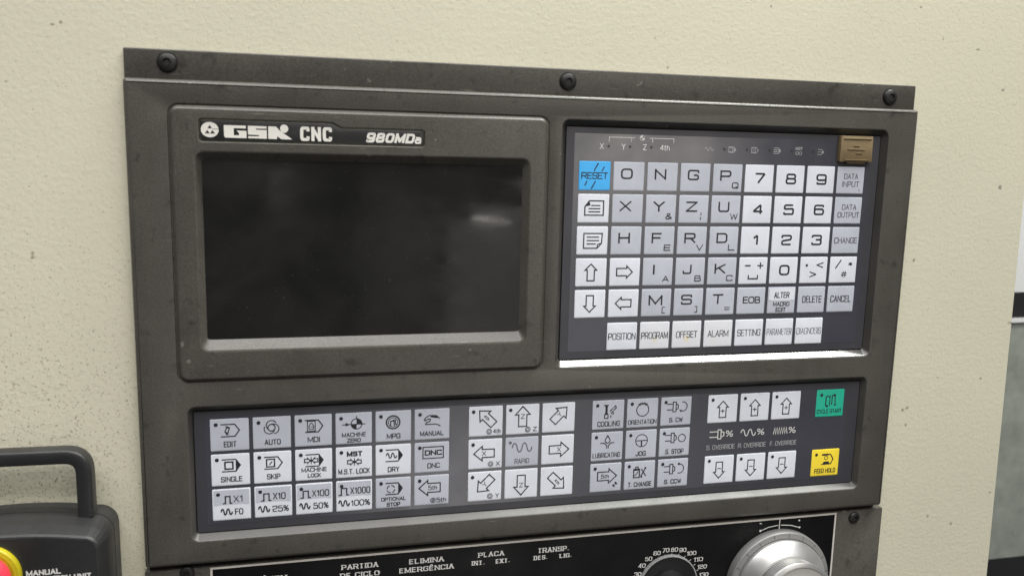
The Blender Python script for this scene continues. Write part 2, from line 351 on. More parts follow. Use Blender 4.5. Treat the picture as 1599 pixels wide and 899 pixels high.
# ------------------------------------------------------------------ lettering
def A_(cx, cy, rx, ry, a0, a1, n=8):
    return [(cx + rx * math.cos(math.radians(a0 + (a1 - a0) * k / n)), cy + ry * math.sin(math.radians(a0 + (a1 - a0) * k / n))) for k in range(n + 1)]
def rr_(x0, y0, x1, y1, r=.28):
    l = rrect(x0, y0, x1, y1, r, 4); return l + [l[0]]
def P_(*pts, r=.25):
    """polyline whose inner corners are rounded"""
    out = [pts[0]]
    for i in range(1, len(pts) - 1):
        p = Vector(pts[i]); a = Vector(pts[i - 1]); b = Vector(pts[i + 1]); da = a - p; db = b - p
        q = min(r, da.length * .5, db.length * .5); s = p + da.normalized() * q; e = p + db.normalized() * q
        for k in range(5):
            t = k / 4; w = s * (1 - t) ** 2 + p * 2 * t * (1 - t) + e * t * t; out.append((w.x, w.y))
    out.append(pts[-1]); return out
GL = {
 'A': (1, [[(0, 0), (.5, 1), (1, 0)], [(.18, .33), (.82, .33)]]),
 'B': (.95, [P_((0, .5), (0, 1), (.9, 1), (.9, .52), (0, .52), r=.22)[0:0] or [(0, 0), (0, 1)], P_((0, 1), (.9, 1), (.9, .52), (0, .52)), P_((0, .52), (1, .52), (1, 0), (0, 0))]),
 'C': (.95, [P_((1, .72), (1, 1), (0, 1), (0, 0), (1, 0), (1, .28))]),
 'D': (1, [[(0, 0), (0, 1)], P_((0, 1), (1, 1), (1, 0), (0, 0), r=.33)]),
 'E': (.85, [[(1, 1), (0, 1), (0, 0), (1, 0)], [(0, .52), (.9, .52)]]),
 'F': (.8, [[(1, 1), (0, 1), (0, 0)], [(0, .52), (.9, .52)]]),
 'G': (1, [P_((1, .72), (1, 1), (0, 1), (0, 0), (1, 0), (1, .48), (.55, .48), r=.24)]),
 'H': (1, [[(0, 0), (0, 1)], [(1, 0), (1, 1)], [(0, .52), (1, .52)]]),
 'I': (.12, [[(.5, 0), (.5, 1)]]),
 'J': (.8, [P_((1, 1), (1, 0), (0, 0), (0, .3))]),
 'K': (.95, [[(0, 0), (0, 1)], [(1, 1), (.08, .46)], [(.36, .6), (1, 0)]]),
 'L': (.8, [[(0, 1), (0, 0), (1, 0)]]),
 'M': (1.25, [[(0, 0), (0, 1), (.5, .12), (1, 1), (1, 0)]]),
 'N': (1, [[(0, 0), (0, 1), (1, 0), (1, 1)]]),
 'O': (1.05, [rr_(0, 0, 1, 1, .3)]),
 'P': (.95, [[(0, 0), (0, 1)], P_((0, 1), (1, 1), (1, .42), (0, .42))]),
 'Q': (1.05, [rr_(0, 0, 1, 1, .3), [(.6, .3), (1.02, -.06)]]),
 'R': (1, [[(0, 0), (0, 1)], P_((0, 1), (1, 1), (1, .46), (0, .46)), [(.6, .46), (1, 0)]]),
 'S': (.95, [P_((1, .74), (1, 1), (0, 1), (0, .52), (1, .52), (1, 0), (0, 0), (0, .26), r=.2)]),
 'T': (.9, [[(0, 1), (1, 1)], [(.5, 1), (.5, 0)]]),
 'U': (1, [P_((0, 1), (0, 0), (1, 0), (1, 1))]),
 'V': (.95, [[(0, 1), (.5, 0), (1, 1)]]),
 'W': (1.35, [[(0, 1), (.25, 0), (.5, .9), (.75, 0), (1, 1)]]),
 'X': (.95, [[(0, 0), (1, 1)], [(0, 1), (1, 0)]]),
 'Y': (.95, [[(0, 1), (.5, .5), (1, 1)], [(.5, .5), (.5, 0)]]),
 'Z': (.95, [[(0, 1), (1, 1), (0, 0), (1, 0)]]),
 '0': (1, [rr_(0, 0, 1, 1, .3)]),
 '1': (.5, [[(0, .72), (.8, 1), (.8, 0)]]),
 '2': (1, [P_((0, .72), (0, 1), (1, 1), (1, .55), (0, .4), (0, 0), (1, 0), r=.2)]),
 '3': (1, [P_((0, .76), (0, 1), (1, 1), (1, .53), (.4, .53), r=.2), P_((.4, .53), (1, .53), (1, 0), (0, 0), (0, .24), r=.2)]),
 '4': (1, [[(.78, 0), (.78, 1), (0, .28), (1, .28)]]),
 '5': (1, [P_((.95, 1), (.05, 1), (0, .57), (1, .6), (1, 0), (0, 0), (0, .22), r=.18)]),
 '6': (1, [P_((.95, .8), (.95, 1), (0, 1), (0, .2), r=.22), rr_(0, 0, 1, .58, .22)]),
 '7': (.95, [[(0, 1), (1, 1), (.3, 0)]]),
 '8': (1, [rr_(.05, .52, .95, 1, .2), rr_(0, 0, 1, .52, .22)]),
 '9': (1, [rr_(0, .42, 1, 1, .22), P_((1, .8), (1, 0), (.05, 0), (.05, .2), r=.22)]),
 '.': (.14, [[(.5, 0), (.5, .14)]]),
 '-': (.7, [[(0, .5), (1, .5)]]), '+': (.8, [[(0, .5), (1, .5)], [(.5, .05), (.5, .95)]]),
 '=': (.8, [[(0, .3), (1, .3)], [(0, .7), (1, .7)]]),
 '<': (.9, [[(1, 1), (0, .5), (1, 0)]]), '>': (.9, [[(0, 1), (1, .5), (0, 0)]]),
 '/': (.6, [[(0, 0), (1, 1)]]),
 '*': (.7, [[(.5, .1), (.5, .9)], [(.1, .28), (.9, .72)], [(.1, .72), (.9, .28)]]),
 '#': (.9, [[(.25, 0), (.4, 1)], [(.6, 0), (.75, 1)], [(0, .33), (.95, .33)], [(.05, .67), (1, .67)]]),
 '[': (.45, [[(1, 1), (0, 1), (0, 0), (1, 0)]]), ']': (.45, [[(0, 1), (1, 1), (1, 0), (0, 0)]]),
 ';': (.14, [[(.5, .75), (.5, .92)], [(.5, .3), (.4, 0)]]),
 '&': (1, [P_((1, 0), (.15, .72), (.3, 1), (.65, 1), (.7, .7), (0, .35), (.1, 0), (.6, 0), (.95, .42), r=.16)]),
 '%': (1.1, [[(.1, 0), (.9, 1)], rr_(0, .58, .38, 1, .17), rr_(.62, 0, 1, .42, .17)]),
 't': (.5, [P_((.35, 1), (.35, 0), (1, 0), r=.2), [(0, .7), (1, .7)]]),
 'h': (.7, [[(0, 0), (0, 1)], P_((0, .66), (1, .66), (1, 0))]),
 'a': (.8, [P_((.05, .68), (.95, .68), (.95, 0), r=.2), rr_(0, 0, .95, .4, .17)]),
 'Ê': (.85, [[(1, 1), (0, 1), (0, 0), (1, 0)], [(0, .52), (.9, .52)], [(.2, 1.16), (.5, 1.38), (.8, 1.16)]]),
}
class Ink:
    """flat print: each stroke a thin strip a few microns above the last"""
    def __init__(s, z): s.v = []; s.f = []; s.z = z; s.k = 0
    def _z(s): s.k += 1; return s.z + .004 * (s.k % 12)
    def poly(s, pts):
        z = s._z(); i = len(s.v); s.v += [(x, y, z) for x, y in pts]; f = list(range(i, i + len(pts)))
        ar = sum(pts[k - 1][0] * pts[k][1] - pts[k][0] * pts[k - 1][1] for k in range(len(pts)))
        s.f.append(tuple(f if ar > 0 else f[::-1]))
    def disc(s, x, y, r, n=16, ry=None):
        s.poly([(x + r * math.cos(2 * PI * k / n), y + (ry or r) * math.sin(2 * PI * k / n)) for k in range(n)])
    def line(s, pts, w, thin=None):
        pts = [Vector(p) for p in pts]
        q = [pts[0]]
        for p in pts[1:]:
            if (p - q[-1]).length > 1e-5: q.append(p)
        closed = (q[0] - q[-1]).length < 1e-4 and len(q) > 2
        if closed: q = q[:-1]
        N = len(q)
        if N < 2: return
        z = s._z(); base = len(s.v)
        for i in range(N):
            t1 = (q[i] - q[i - 1]) if (i > 0 or closed) else (q[1] - q[0])
            t2 = (q[(i + 1) % N] - q[i]) if (i < N - 1 or closed) else t1
            t1 = t1.normalized(); t2 = t2.normalized()
            n1 = Vector((-t1.y, t1.x)); n2 = Vector((-t2.y, t2.x)); nn = n1 + n2
            nn = nn.normalized() if nn.length > .2 else n1
            hw = w / 2
            if thin is not None:
                tt = (t1 + t2); tt = tt.normalized() if tt.length > .1 else t1
                hw = (thin + (w - thin) * min(1, abs(tt.y) * 1.15)) / 2
            d = hw / max(.42, nn.dot(n1))
            for sg in (1, -1): p = q[i] + nn * d * sg; s.v.append((p.x, p.y, z))
        for i in range(N if closed else N - 1):
            j = (i + 1) % N
            s.f.append((base + 2 * i + 1, base + 2 * j + 1, base + 2 * j, base + 2 * i))
    def text(s, t, x0, x1, y0, h, w, shear=0., serif=False, gap=.30, ang=0., pivot=None, thin=None):
        adv = 0
        gs = w + max(gap * .17 * h, .2 * w)
        for i, c in enumerate(t): adv += (.3 if c == ' ' else GL[c][0])
        sx = max(.15 * h, (x1 - x0 - w * .95 - gs * (len(t) - 1))) / adv; x = x0 + w * .47
        ca, sa = math.cos(ang), math.sin(ang); px, py = pivot or (0, 0)
        hh = h - w * .9; yb = y0 + w * .45
        def T(p):
            a, b = p
            if pivot: a -= px; b -= py; return (px + a * ca - b * sa, py + a * sa + b * ca)
            return (a, b)
        for c in t:
            if c == ' ': x += .3 * sx + gs; continue
            g, st = GL[c]; parts = []
            for pl in st:       # break strokes at sharp corners so that both limbs keep their weight
                cur = [pl[0]]
                for k in range(1, len(pl)):
                    cur.append(pl[k])
                    if k < len(pl) - 1:
                        d1 = Vector(((pl[k][0] - pl[k - 1][0]) * g * sx, (pl[k][1] - pl[k - 1][1]) * hh)); d2 = Vector(((pl[k + 1][0] - pl[k][0]) * g * sx, (pl[k + 1][1] - pl[k][1]) * hh))
                        if d1.length > 1e-6 and d2.length > 1e-6 and d1.normalized().dot(d2.normalized()) < -.15: parts.append(cur); cur = [pl[k]]
                parts.append(cur)
            for pl in parts:
                pts = [(x + a * g * sx + shear * b * hh, yb + b * hh) for a, b in pl]
                cl = len(pl) > 2 and math.hypot(pl[0][0] - pl[-1][0], pl[0][1] - pl[-1][1]) < 1e-4
                ep = list(pts)
                if not cl and not serif and c in 'ABDEFHIKLMNPRTUVWXYZ-+=/':
                    for e, n in ((0, 1), (-1, -2)):
                        d_ = Vector(pts[e]) - Vector(pts[n])
                        if d_.length > 1e-6: q_ = Vector(pts[e]) + d_.normalized() * w * .45; ep[e] = (q_.x, q_.y)
                i0 = len(s.v); s.line([T(p) for p in ep], w * (.85 if c in 'NMW' and w < .7 else 1), thin)
                if not pivot and c not in 'ÊQ;':
                    for q in range(i0, len(s.v)): s.v[q] = (s.v[q][0], min(y0 + h, max(y0, s.v[q][1])), s.v[q][2])
                if serif:
                    for e, n in ((0, 1), (-1, -2)):
                        p, q = pts[e], pts[n]
                        dx, dy = p[0] - q[0], p[1] - q[1]
                        if abs(dy) > .75 * math.hypot(dx, dy) and math.hypot(dx, dy) > .18 * h:
                            yy = p[1] + (thin or w) * (.1 if dy > 0 else -.1)
                            s.line([T((p[0] - w * .95, yy)), T((p[0] + w * .95, yy))], (thin or w) * 1.0)
            x += g * sx + gs
    def done(s, name, mat, parent, label=None): return build(name, s.v, s.f, mat, parent, label=label)

# ================================================================== the setting
def boxmesh(x0, y0, z0, x1, y1, z1):
    v = [(x, y, z) for z in (z0, z1) for x, y in ((x0, y0), (x1, y0), (x1, y1), (x0, y1))]
    return v, [(3, 2, 1, 0), (4, 5, 6, 7), (0, 1, 5, 4), (1, 2, 6, 5), (2, 3, 7, 6), (3, 0, 4, 7)]

WALL = -8.0
cab = empty('machine_cabinet', (100, -900, WALL), 'beige cabinet front with orange-peel paint behind the control panel', 'cabinet')
s = Shell()
lp = fillet([(491, 700), (-900, 700), (-900, -900), (527.5, -900)], 6, 5)
a = s.ring(lp, WALL - 180); b = s.ring(lp, WALL - 3); c = s.ring(offset(lp, -.9), WALL - .9); d = s.ring(offset(lp, -3), WALL)
s.loft(a, b); s.loft(b, c); s.loft(c, d); s.fill(d); s.cap(a, True)
build('front_sheet', s.v, s.f, M['paint'], cab, smooth=40)

bgm = empty('background_machine', (1500, -900, -700), 'grey-green machine with white top and black band at right edge', 'machine')
for nm, y0, y1, mt in (('white_panel', -214, 700, 'bg_white'), ('black_band', -252, -215, 'bg_black'), ('trim_strip', -259, -253, 'bg_white'), ('grey_panel', -636, -260, 'bg_grey'), ('plinth', -900, -637, 'bg_black')):
    z1 = -600 + (4 if nm in ('trim_strip',) else 0)
    v, f = boxmesh(1000, y0, -760, 2000, y1, z1); build(nm, v, f, M[mt], bgm)

# ================================================================== control unit
cu = empty('cnc_control_panel', (210, -237, -8), 'dark grey machine control unit with blank display and two keypads', 'control panel')

# front housing: plate with a raised display bezel and two keypad recesses
s = Shell()
out = rrect(0, -237.3, 420, 0, 1.6, 4)
r0 = s.ring(out, WALL + .3); r1 = s.ring(out, -2.0); r2 = s.ring(offset(out, -.45), -.75); r3 = s.ring(offset(out, -1.3), -.12); r4 = s.ring(offset(out, -2.2), 0)
for p, q in ((r0, r1), (r1, r2), (r2, r3), (r3, r4)): s.loft(p, q)
def recess(o, i, z0, z1, rim=None):
    rings = []
    for t, k in ((-.14, 0), (.02, .03), (.14, .11), (.9, .93), (1, 1)): rings.append(s.ring(lerp_loop(o, i, t), z0 + (z1 - z0) * k))
    for p, q in zip(rings, rings[1:]):
        if rim is None or p is rings[0]: s.loft(p, q, flip=True)
    if rim:
        t_ = Shell(); rg = [t_.ring(lerp_loop(o, i, t), z0 + (z1 - z0) * k) for t, k in ((.02, .03), (.14, .11), (1, 1.04), (1.03, 1.35))]
        for p, q in zip(rg, rg[1:]): t_.loft(p, q, flip=True)
        build('recess_rim', t_.v, t_.f, M[rim], cu, smooth=6)
    return rings[0]
N6 = 7
h_key = recess(rrect(208.2, -142.9, 401.6, -11.8, 4.2, N6), rrect(211, -139.7, 399.2, -14.9, 1.6, N6), 0, -3.6, 'rim_gloss')
h_low = recess(rrect(22.2, -225, 401.8, -155.3, 4.0, N6), rrect(24.2, -222.3, 400, -158.3, 1.6, N6), 0, -3.6, 'rim_satin')
BZ = 1.6
bz = rrect(19.2, -142.6, 200.9, -11.4, 4.5, N6)
b0 = s.ring(offset(bz, 1.1), 0); b00 = s.ring(offset(bz, .8), -.12); b01 = s.ring(offset(bz, .45), -.75); b1 = s.ring(offset(bz, .1), -.75); b2 = s.ring(offset(bz, -1.2), BZ - .3); b3 = s.ring(offset(bz, -1.6), BZ - .06); b4 = s.ring(offset(bz, -2.1), BZ)
for p, q in ((b0, b00), (b00, b01), (b01, b1), (b1, b2), (b2, b3), (b3, b4)): s.loft(p, q)
h_scr = recess(rrect(30, -127.6, 191.4, -32.3, 4.2, N6), rrect(32.7, -122.4, 188.2, -36.1, 1.4, N6), BZ, -2.0)
npl = fillet([(137.2, -19.7), (96.8, -19.7), (93.2, -17.4), (32.2, -17.4), (32.2, -27.8), (137.2, -27.8)], 1.6, 4)
n0 = s.ring(offset(npl, .5), BZ); n1 = s.ring(offset(npl, .12), BZ - .12); n2 = s.ring(npl, BZ - .4); n3 = s.ring(npl, .3)
for p, q in ((n0, n1), (n1, n2), (n2, n3)): s.loft(p, q, flip=True)
s.fill(r4, [h_key, h_low, b0]); s.fill(b4, [h_scr, n0])
build('housing', s.v, s.f, M['panel'], cu, smooth=38)

# top mounting flange, a step lower than the face
slab('mounting_flange', rrect(0.2, -1.0, 419.6, 13.6, .8, 3), WALL + .3, -4.0, M['panel'], cu, bev=.9)
for x, y in ((19.0, 7.6), (211.6, 7.1), (402.6, 6.6)):
    sc = lathe('screw', x, y, [(4.25, -4.05), (4.2, -3.1), (3.7, -2.4), (2.7, -1.95), (1.75, -1.85), (1.6, -2.2), (1.6, -2.9), (0, -2.9)], M['screw'], cu, n=32)
    s2 = Shell(); hx = [(x + 1.55 * math.cos(PI / 3 * k + .3), y + 1.55 * math.sin(PI / 3 * k + .3)) for k in range(6)]
    s2.cap(s2.ring(hx, -2.6)); build('socket', s2.v, s2.f, M['socket'], sc)
    # dark ring of grime round each head
    ik = Ink(-3.985); ik.disc(x, y, 4.75, 28); ik.done('washer', M['screw'], sc)

# display
v, f = boxmesh(31, -124, -3.2, 190, -34.5, -1.95); build('display', v, f, M['screen'], cu, label='blank black display with faint reflections')
# nameplate
npi = fillet([(136.6, -20.2), (96.6, -20.2), (93.0, -17.95), (32.8, -17.95), (32.8, -27.2), (136.6, -27.2)], 1.4, 4)
nm = slab('nameplate', npi, .2, .85, M['plate'], cu, bev=.25, label='black nameplate reading GSK CNC 980MDa')
ik = Ink(.88)
ik.poly([(43.27, -20.05), (53.1, -20.05), (53.1, -21.35), (47.65, -21.35), (47.65, -24.6), (49.95, -24.6), (50.0, -23.6), (48.9, -22.4), (53.3, -22.4), (53.35, -25.85), (43.8, -25.8), (43.3, -25.0)])
ik.poly([(54.0, -20.05), (62.45, -20.1), (62.45, -21.2), (57.6, -21.2), (57.7, -21.8), (62.5, -21.8), (62.5, -25.88), (54.05, -25.78), (54.05, -24.85), (58.95, -24.8), (59.0, -24.25), (54.07, -24.1)])
ik.poly([(63.15, -20.08), (66.8, -20.05), (68.3, -21.8), (74.1, -25.85), (69.1, -25.9), (67.15, -24.5), (67.12, -25.92), (63.17, -25.88)])
ik.disc(70.45, -20.95, 1.9, 24)
ik.disc(37.05, -22.35, 3.95, 36, ry=3.5)
ik.text('CNC', 77.8, 92.6, -26.4, 6.7, 1.5, gap=.7)
ik.text('980MD', 108.6, 131.9, -26.3, 4.7, 1.25, shear=.26, gap=.5)
ik.text('a', 132.4, 135.7, -26.4, 4.4, .95)
ik.done('lettering', M['logo'], nm)
ik = Ink(.94)
ik.poly([(37.06, -20.15), (38.05, -21.75), (36.05, -21.75)]); ik.poly([(35.95, -22.5), (37.0, -24.1), (34.8, -24.1)]); ik.poly([(38.15, -22.55), (39.4, -24.1), (37.15, -24.1)])
ik.line([(38.2, -22.0), (40.95, -22.0)], .18); ik.done('emblem_mark', M['plate'], nm)

# membranes in the recesses
for nmx, r_o, r_i in (('keypad', (211.7, -139.0, 398.6, -15.5), (216.2, -135.0, 393.0, -18.6)), ('low', (24.9, -221.7, 399.4, -158.9), (29.8, -217.9, 391.6, -162.0))):
    v, f = boxmesh(r_o[0] - 1.4, r_o[1] - 1.4, -5.6, r_o[2] + 1.4, r_o[3] + 1.4, -4.7); build('recess_floor', v, f, M['gap'], cu)  # black floor draws in the shadow line along the recess edge
    v, f = boxmesh(r_o[0], r_o[1], -4.69, r_o[2], r_o[3], -3.5); mb = build('keypad_membrane', v, f, M['membrane'], cu)
    s2 = Shell(); s2.cap(s2.ring(rrect(*r_i, .6, 3), -3.45)); build('membrane_window', s2.v, s2.f, M['window'], mb)
    if nmx == 'keypad': mem_top = mb
    else: mem_low = mb
# tan rubber cover over the data port
tp = slab('port_cover', rrect(371.6, -30.2, 392.2, -15.7, .6, 3), -3.5, -.6, M['tan'], cu, bev=.5, label='tan rubber port cover in the keypad corner')
for q in ((373, -17.6, 391, -16.9), (374.5, -29.3, 390, -28.9), (376, -23.4, 387, -23.0), (379.5, -21.4, 383.5, -21.0), (381.5, -25.5, 385.5, -25.1)):
    slab('ridge', rrect(*q, .15, 2), -.62, -.02, M['tan'], tp, bev=.12)
slab('pull_tab', rrect(376.8, -31.1, 388.5, -30.1, .3, 2), -3.4, -1.4, M['tan'], tp, bev=.3)

# ------------------------------------------------------------------ keys
KT = -3.0   # top of a key
def key_mesh(w, h):
    s = Shell(); lp = rrect(-w / 2, -h / 2, w / 2, h / 2, .35, 1)
    a = s.ring(lp, -.45); b = s.ring(lp, -.26); c = s.ring(offset(lp, -.5), -.13); d = s.ring([(x * .55, y * .55) for x, y in lp], 0); s.loft(a, b); s.loft(b, c); s.loft(c, d); s.cap(d)
    me = bpy.data.meshes.new('key'); me.from_pydata([W3(*v) for v in s.v], [], s.f); me.update()
    for pl in me.polygons: pl.use_smooth = True
    me.set_sharp_from_angle(angle=math.radians(12))
    me.materials.append(M['white']); return me
UW, UH, LW, LH = 17.25, 15.1, 18.33, 16.45
KM = {(UW, UH): key_mesh(UW, UH), (LW, LH): key_mesh(LW, LH)}
def key(x, y, w, h, mat, label):
    """x, y: top left corner"""
    o = bpy.data.objects.new('key', KM[(w, h)]); S.collection.objects.link(o)
    o.parent = cu; c = W3(x + w / 2, y - h / 2, KT); o.location = c - WPOS[cu]; WPOS[o] = c
    o.material_slots[0].link = 'OBJECT'; o.material_slots[0].material = M[mat] if isinstance(mat, str) else mat
    o['label'] = label
    return o
class K:
    """drawing on one key with u, v running 0..1 from its top left corner"""
    def __init__(s, x, y, w, h): s.x, s.y, s.w, s.h = x, y, w, h; s.i = Ink(KT + .02)
    def p(s, u, v): return (s.x + u * s.w, s.y - v * s.h)
    def L(s, pts, w=.5): s.i.line([s.p(*q) for q in pts], w * 1.15)
    def F(s, pts): s.i.poly([s.p(*q) for q in pts])
    def T(s, t, u0, u1, v0, v1, w=.47, **kw): s.i.text(t, s.x + u0 * s.w, s.x + u1 * s.w, s.y - v1 * s.h, (v1 - v0) * s.h, w, **kw)
    def C(s, u, v, r, w=.5, a0=0, a1=360, n=28):
        x, y = s.p(u, v); s.i.line(A_(x, y, r, r, a0, a1, n), w)
    def D(s, u, v, r, n=16): x, y = s.p(u, v); s.i.disc(x, y, r, n)
    def arrow(s, u, v, deg, L=9.2, hw=2.15, head=3.4, hl=4.0, w=.66, fill=False):
        x, y = s.p(u, v); ca, sa = math.cos(math.radians(deg)), math.sin(math.radians(deg))
        pts = [(-L / 2, -hw), (L / 2 - hl, -hw), (L / 2 - hl, -head), (L / 2, 0), (L / 2 - hl, head), (L / 2 - hl, hw), (-L / 2, hw), (-L / 2, -hw)]
        q = [(x + a * ca - b * sa, y + a * sa + b * ca) for a, b in pts]
        s.i.line(q, w)
    def tag(s, solid=False, u0=.275, v0=.17, v1=.55, ux=.635, tip=.755):
        vm = (v0 + v1) / 2
        s.L([(u0, v0), (ux, v0), (tip, vm), (ux, v1), (u0, v1)], .55)
        if solid: s.F([(ux, v0), (tip, vm), (ux, v1)])
    def wave(s, u0, u1, v0, v1, w=.55, n=2):
        vm = (v0 + v1) / 2; pts = []
        for k in range(33):
            t = k / 32; y = math.sin(2 * PI * n * t); y = math.copysign(abs(y) ** .6, y)
            pts.append((u0 + (u1 - u0) * t, vm - (v1 - v0) / 2 * y))
        s.L(pts, w)
    def pulse(s, u0, u1, v0, v1):
        a = u0 + (u1 - u0) * .27; b = u0 + (u1 - u0) * .76
        s.L([(u0, v1), (a, v1), (a, v0), (b, v0), (b, v1), (u1, v1)], .58)
    def lockmark(s, u, v, k=1.):
        for sg in (-1, 1):
            s.L([(u + sg * .03 * k, v), (u + sg * .07 * k, v - .05 * k), (u + sg * .1 * k, v - .09 * k), (u + sg * .1 * k, v - .055 * k), (u + sg * .19 * k, v - .055 * k), (u + sg * .19 * k, v + .055 * k), (u + sg * .1 * k, v + .055 * k), (u + sg * .1 * k, v + .09 * k), (u + sg * .03 * k, v)], .5)
        s.L([(u, v - .12 * k), (u, v + .12 * k)], .42); s.D(u, v, .75)
    def spindle(s, u=.2, v=.34):
        s.L([(u, v - .1), (u + .2, v - .1)], .5); s.L([(u, v + .1), (u + .2, v + .1)], .5)
        s.L([(u + .2, v - .17), (u + .3, v - .17), (u + .3, v + .17), (u + .2, v + .17), (u + .2, v - .17)], .5)
        s.L([(u + .3, v - .11), (u + .37, v - .06), (u + .37, v + .06), (u + .3, v + .11)], .5)
    def done(s, o, mat='ink'):
        if s.i.v: s.i.done('legend', M[mat], o)

UX, UY, UPX, UPY = 219.14, -32.914, 19.188, 17.087
def ukey(c, r, mat, label, y=None):
    x = UX + c * UPX; yy = UY - r * UPY if y is None else y
    return key(x, yy, UW, UH, mat, label), K(x, yy, UW, UH)
# blue reset
o, k = ukey(0, 0, 'blue', 'bright blue RESET key')
k.L([(.60, .06), (.47, .34)], .55); k.L([(.80, .18), (.72, .34)], .55); k.L([(.26, .68), (.19, .84)], .55); k.L([(.53, .68), (.40, .95)], .55)
k.T('RESET', .07, .92, .38, .61, .5); k.done(o)
# page keys and arrows
for r, dirn in ((1, 'up'), (2, 'down')):
    o, k = ukey(0, r, 'white', 'white page %s key' % dirn)
    if dirn == 'up':
        k.L([(.36, .24), (.82, .24), (.82, .74), (.22, .74), (.22, .44), (.36, .24)], .6); k.F([(.22, .44), (.36, .24), (.40, .40)])
        for vv in (.40, .51, .62): k.L([(.34 if vv > .45 else .42, vv), (.72, vv)], .55)
    else:
        k.L([(.22, .25), (.82, .25), (.80, .60), (.66, .77), (.22, .77), (.22, .25)], .6); k.L([(.66, .77), (.68, .63), (.80, .60)], .5)
        for vv in (.38, .50, .62): k.L([(.32, vv), (.72 if vv < .6 else .62, vv)], .55)
    k.done(o)
for c, r, deg, nmz in ((0, 3, 90, 'up'), (0, 4, 270, 'down'), (1, 3, 0, 'right'), (1, 4, 180, 'left')):
    o, k = ukey(c, r, 'white', 'white key with outlined %s arrow' % nmz); k.arrow(.49, .50, deg, L=9.0, hw=2.0, head=3.3, hl=3.3, w=.7); k.done(o)
# letters
WD = {'M': 1.22, 'I': .1, 'J': .8, 'F': .85, 'T': .95}
for c, r, a, b in ((1, 0, 'O', ''), (2, 0, 'N', ''), (3, 0, 'G', ''), (4, 0, 'P', 'Q'), (1, 1, 'X', ''), (2, 1, 'Y', '&'), (3, 1, 'Z', ';'), (4, 1, 'U', 'W'),
                   (1, 2, 'H', ''), (2, 2, 'F', 'E'), (3, 2, 'R', 'V'), (4, 2, 'D', 'L'), (2, 3, 'I', 'A'), (3, 3, 'J', 'B'), (4, 3, 'K', 'C'),
                   (2, 4, 'M', '['), (3, 4, 'S', ']'), (4, 4, 'T', '=')):
    o, k = ukey(c, r, 'grey', 'grey key marked %s' % (a + (' and ' + b if b else '')))
    wd = .385 * WD.get(a, 1.)
    u0 = .235 if a != 'I' else .32
    if a == 'I': k.L([(.36, .25), (.36, .60)], .95)
    else: k.T(a, u0, u0 + wd, .225, .60, .95)
    if b:
        if b == ';': k.L([(.76, .62), (.755, .72)], .45); k.L([(.755, .78), (.745, .88)], .45)
        elif b in '[]': k.T(b, .70, .82, .66, .90, .45)
        elif b == '=': k.T(b, .66, .86, .66, .88, .45)
        else: k.T(b, .66, .89 if b != 'W' else .93, .65, .87, .55)
    k.done(o)
# digits
for c, r, a in ((5, 0, '7'), (6, 0, '8'), (7, 0, '9'), (5, 1, '4'), (6, 1, '5'), (7, 1, '6'), (5, 2, '1'), (6, 2, '2'), (7, 2, '3'), (6, 3, '0')):
    o, k = ukey(c, r, 'white', 'white number key %s' % a)
    if a == '1': k.T(a, .41, .63, .29, .69, 1.1)
    else: k.T(a, .33, .715, .29, .69, 1.1)
    k.done(o)
o, k = ukey(5, 3, 'white', 'white minus, plus and space key'); k.L([(.20, .31), (.40, .31)], .75); k.L([(.64, .31), (.86, .31)], .65); k.L([(.75, .19), (.75, .43)], .65)
k.L([(.34, .66), (.34, .80), (.67, .80), (.67, .66)], .65); k.done(o)
o, k = ukey(7, 3, 'white', 'white key with dot and angle marks'); k.D(.23, .32, .8); k.T('<', .58, .86, .20, .42, .65); k.T('>', .34, .62, .55, .78, .65); k.done(o)
o, k = ukey(8, 3, 'white', 'white slash, star and hash key'); k.L([(.20, .45), (.40, .12)], .65); k.T('*', .66, .86, .18, .38, .6); k.T('#', .42, .66, .54, .80, .5); k.done(o)
o, k = ukey(8, 0, 'grey', 'grey DATA INPUT key'); k.T('DATA', .24, .77, .25, .46, .5); k.T('INPUT', .19, .83, .54, .75, .5); k.L([(.82, .82), (.87, .90)], .3); k.done(o, 'greyink')
o, k = ukey(8, 1, 'grey', 'grey DATA OUTPUT key'); k.T('DATA', .26, .80, .27, .48, .5); k.T('OUTPUT', .11, .93, .56, .77, .5); k.done(o, 'greyink')
o, k = ukey(8, 2, 'grey', 'grey CHANGE key'); k.T('CHANGE', .07, .94, .39, .62, .5); k.done(o, 'greyink')
o, k = ukey(5, 4, 'grey', 'grey EOB key'); k.T('EOB', .20, .83, .34, .60, .68); k.done(o)
o, k = ukey(6, 4, 'grey', 'half white half grey ALTER and MACRO EDIT key')
ik2 = Ink(KT + .012); ik2.poly([k.p(.035, .04), k.p(.965, .04), k.p(.965, .50), k.p(.035, .50)]); ik2.done('white_half', M['white'], o)
k.i.z = KT + .04
k.T('ALTER', .22, .78, .19, .42, .52); k.T('MACRO', .20, .80, .56, .73, .42); k.T('EDIT', .31, .68, .78, .94, .42); k.done(o)
o, k = ukey(7, 4, 'grey', 'grey DELETE key'); k.T('DELETE', .16, .88, .36, .62, .5); k.done(o)
o, k = ukey(8, 4, 'grey', 'grey CANCEL key'); k.T('CANCEL', .11, .88, .36, .62, .5); k.done(o)
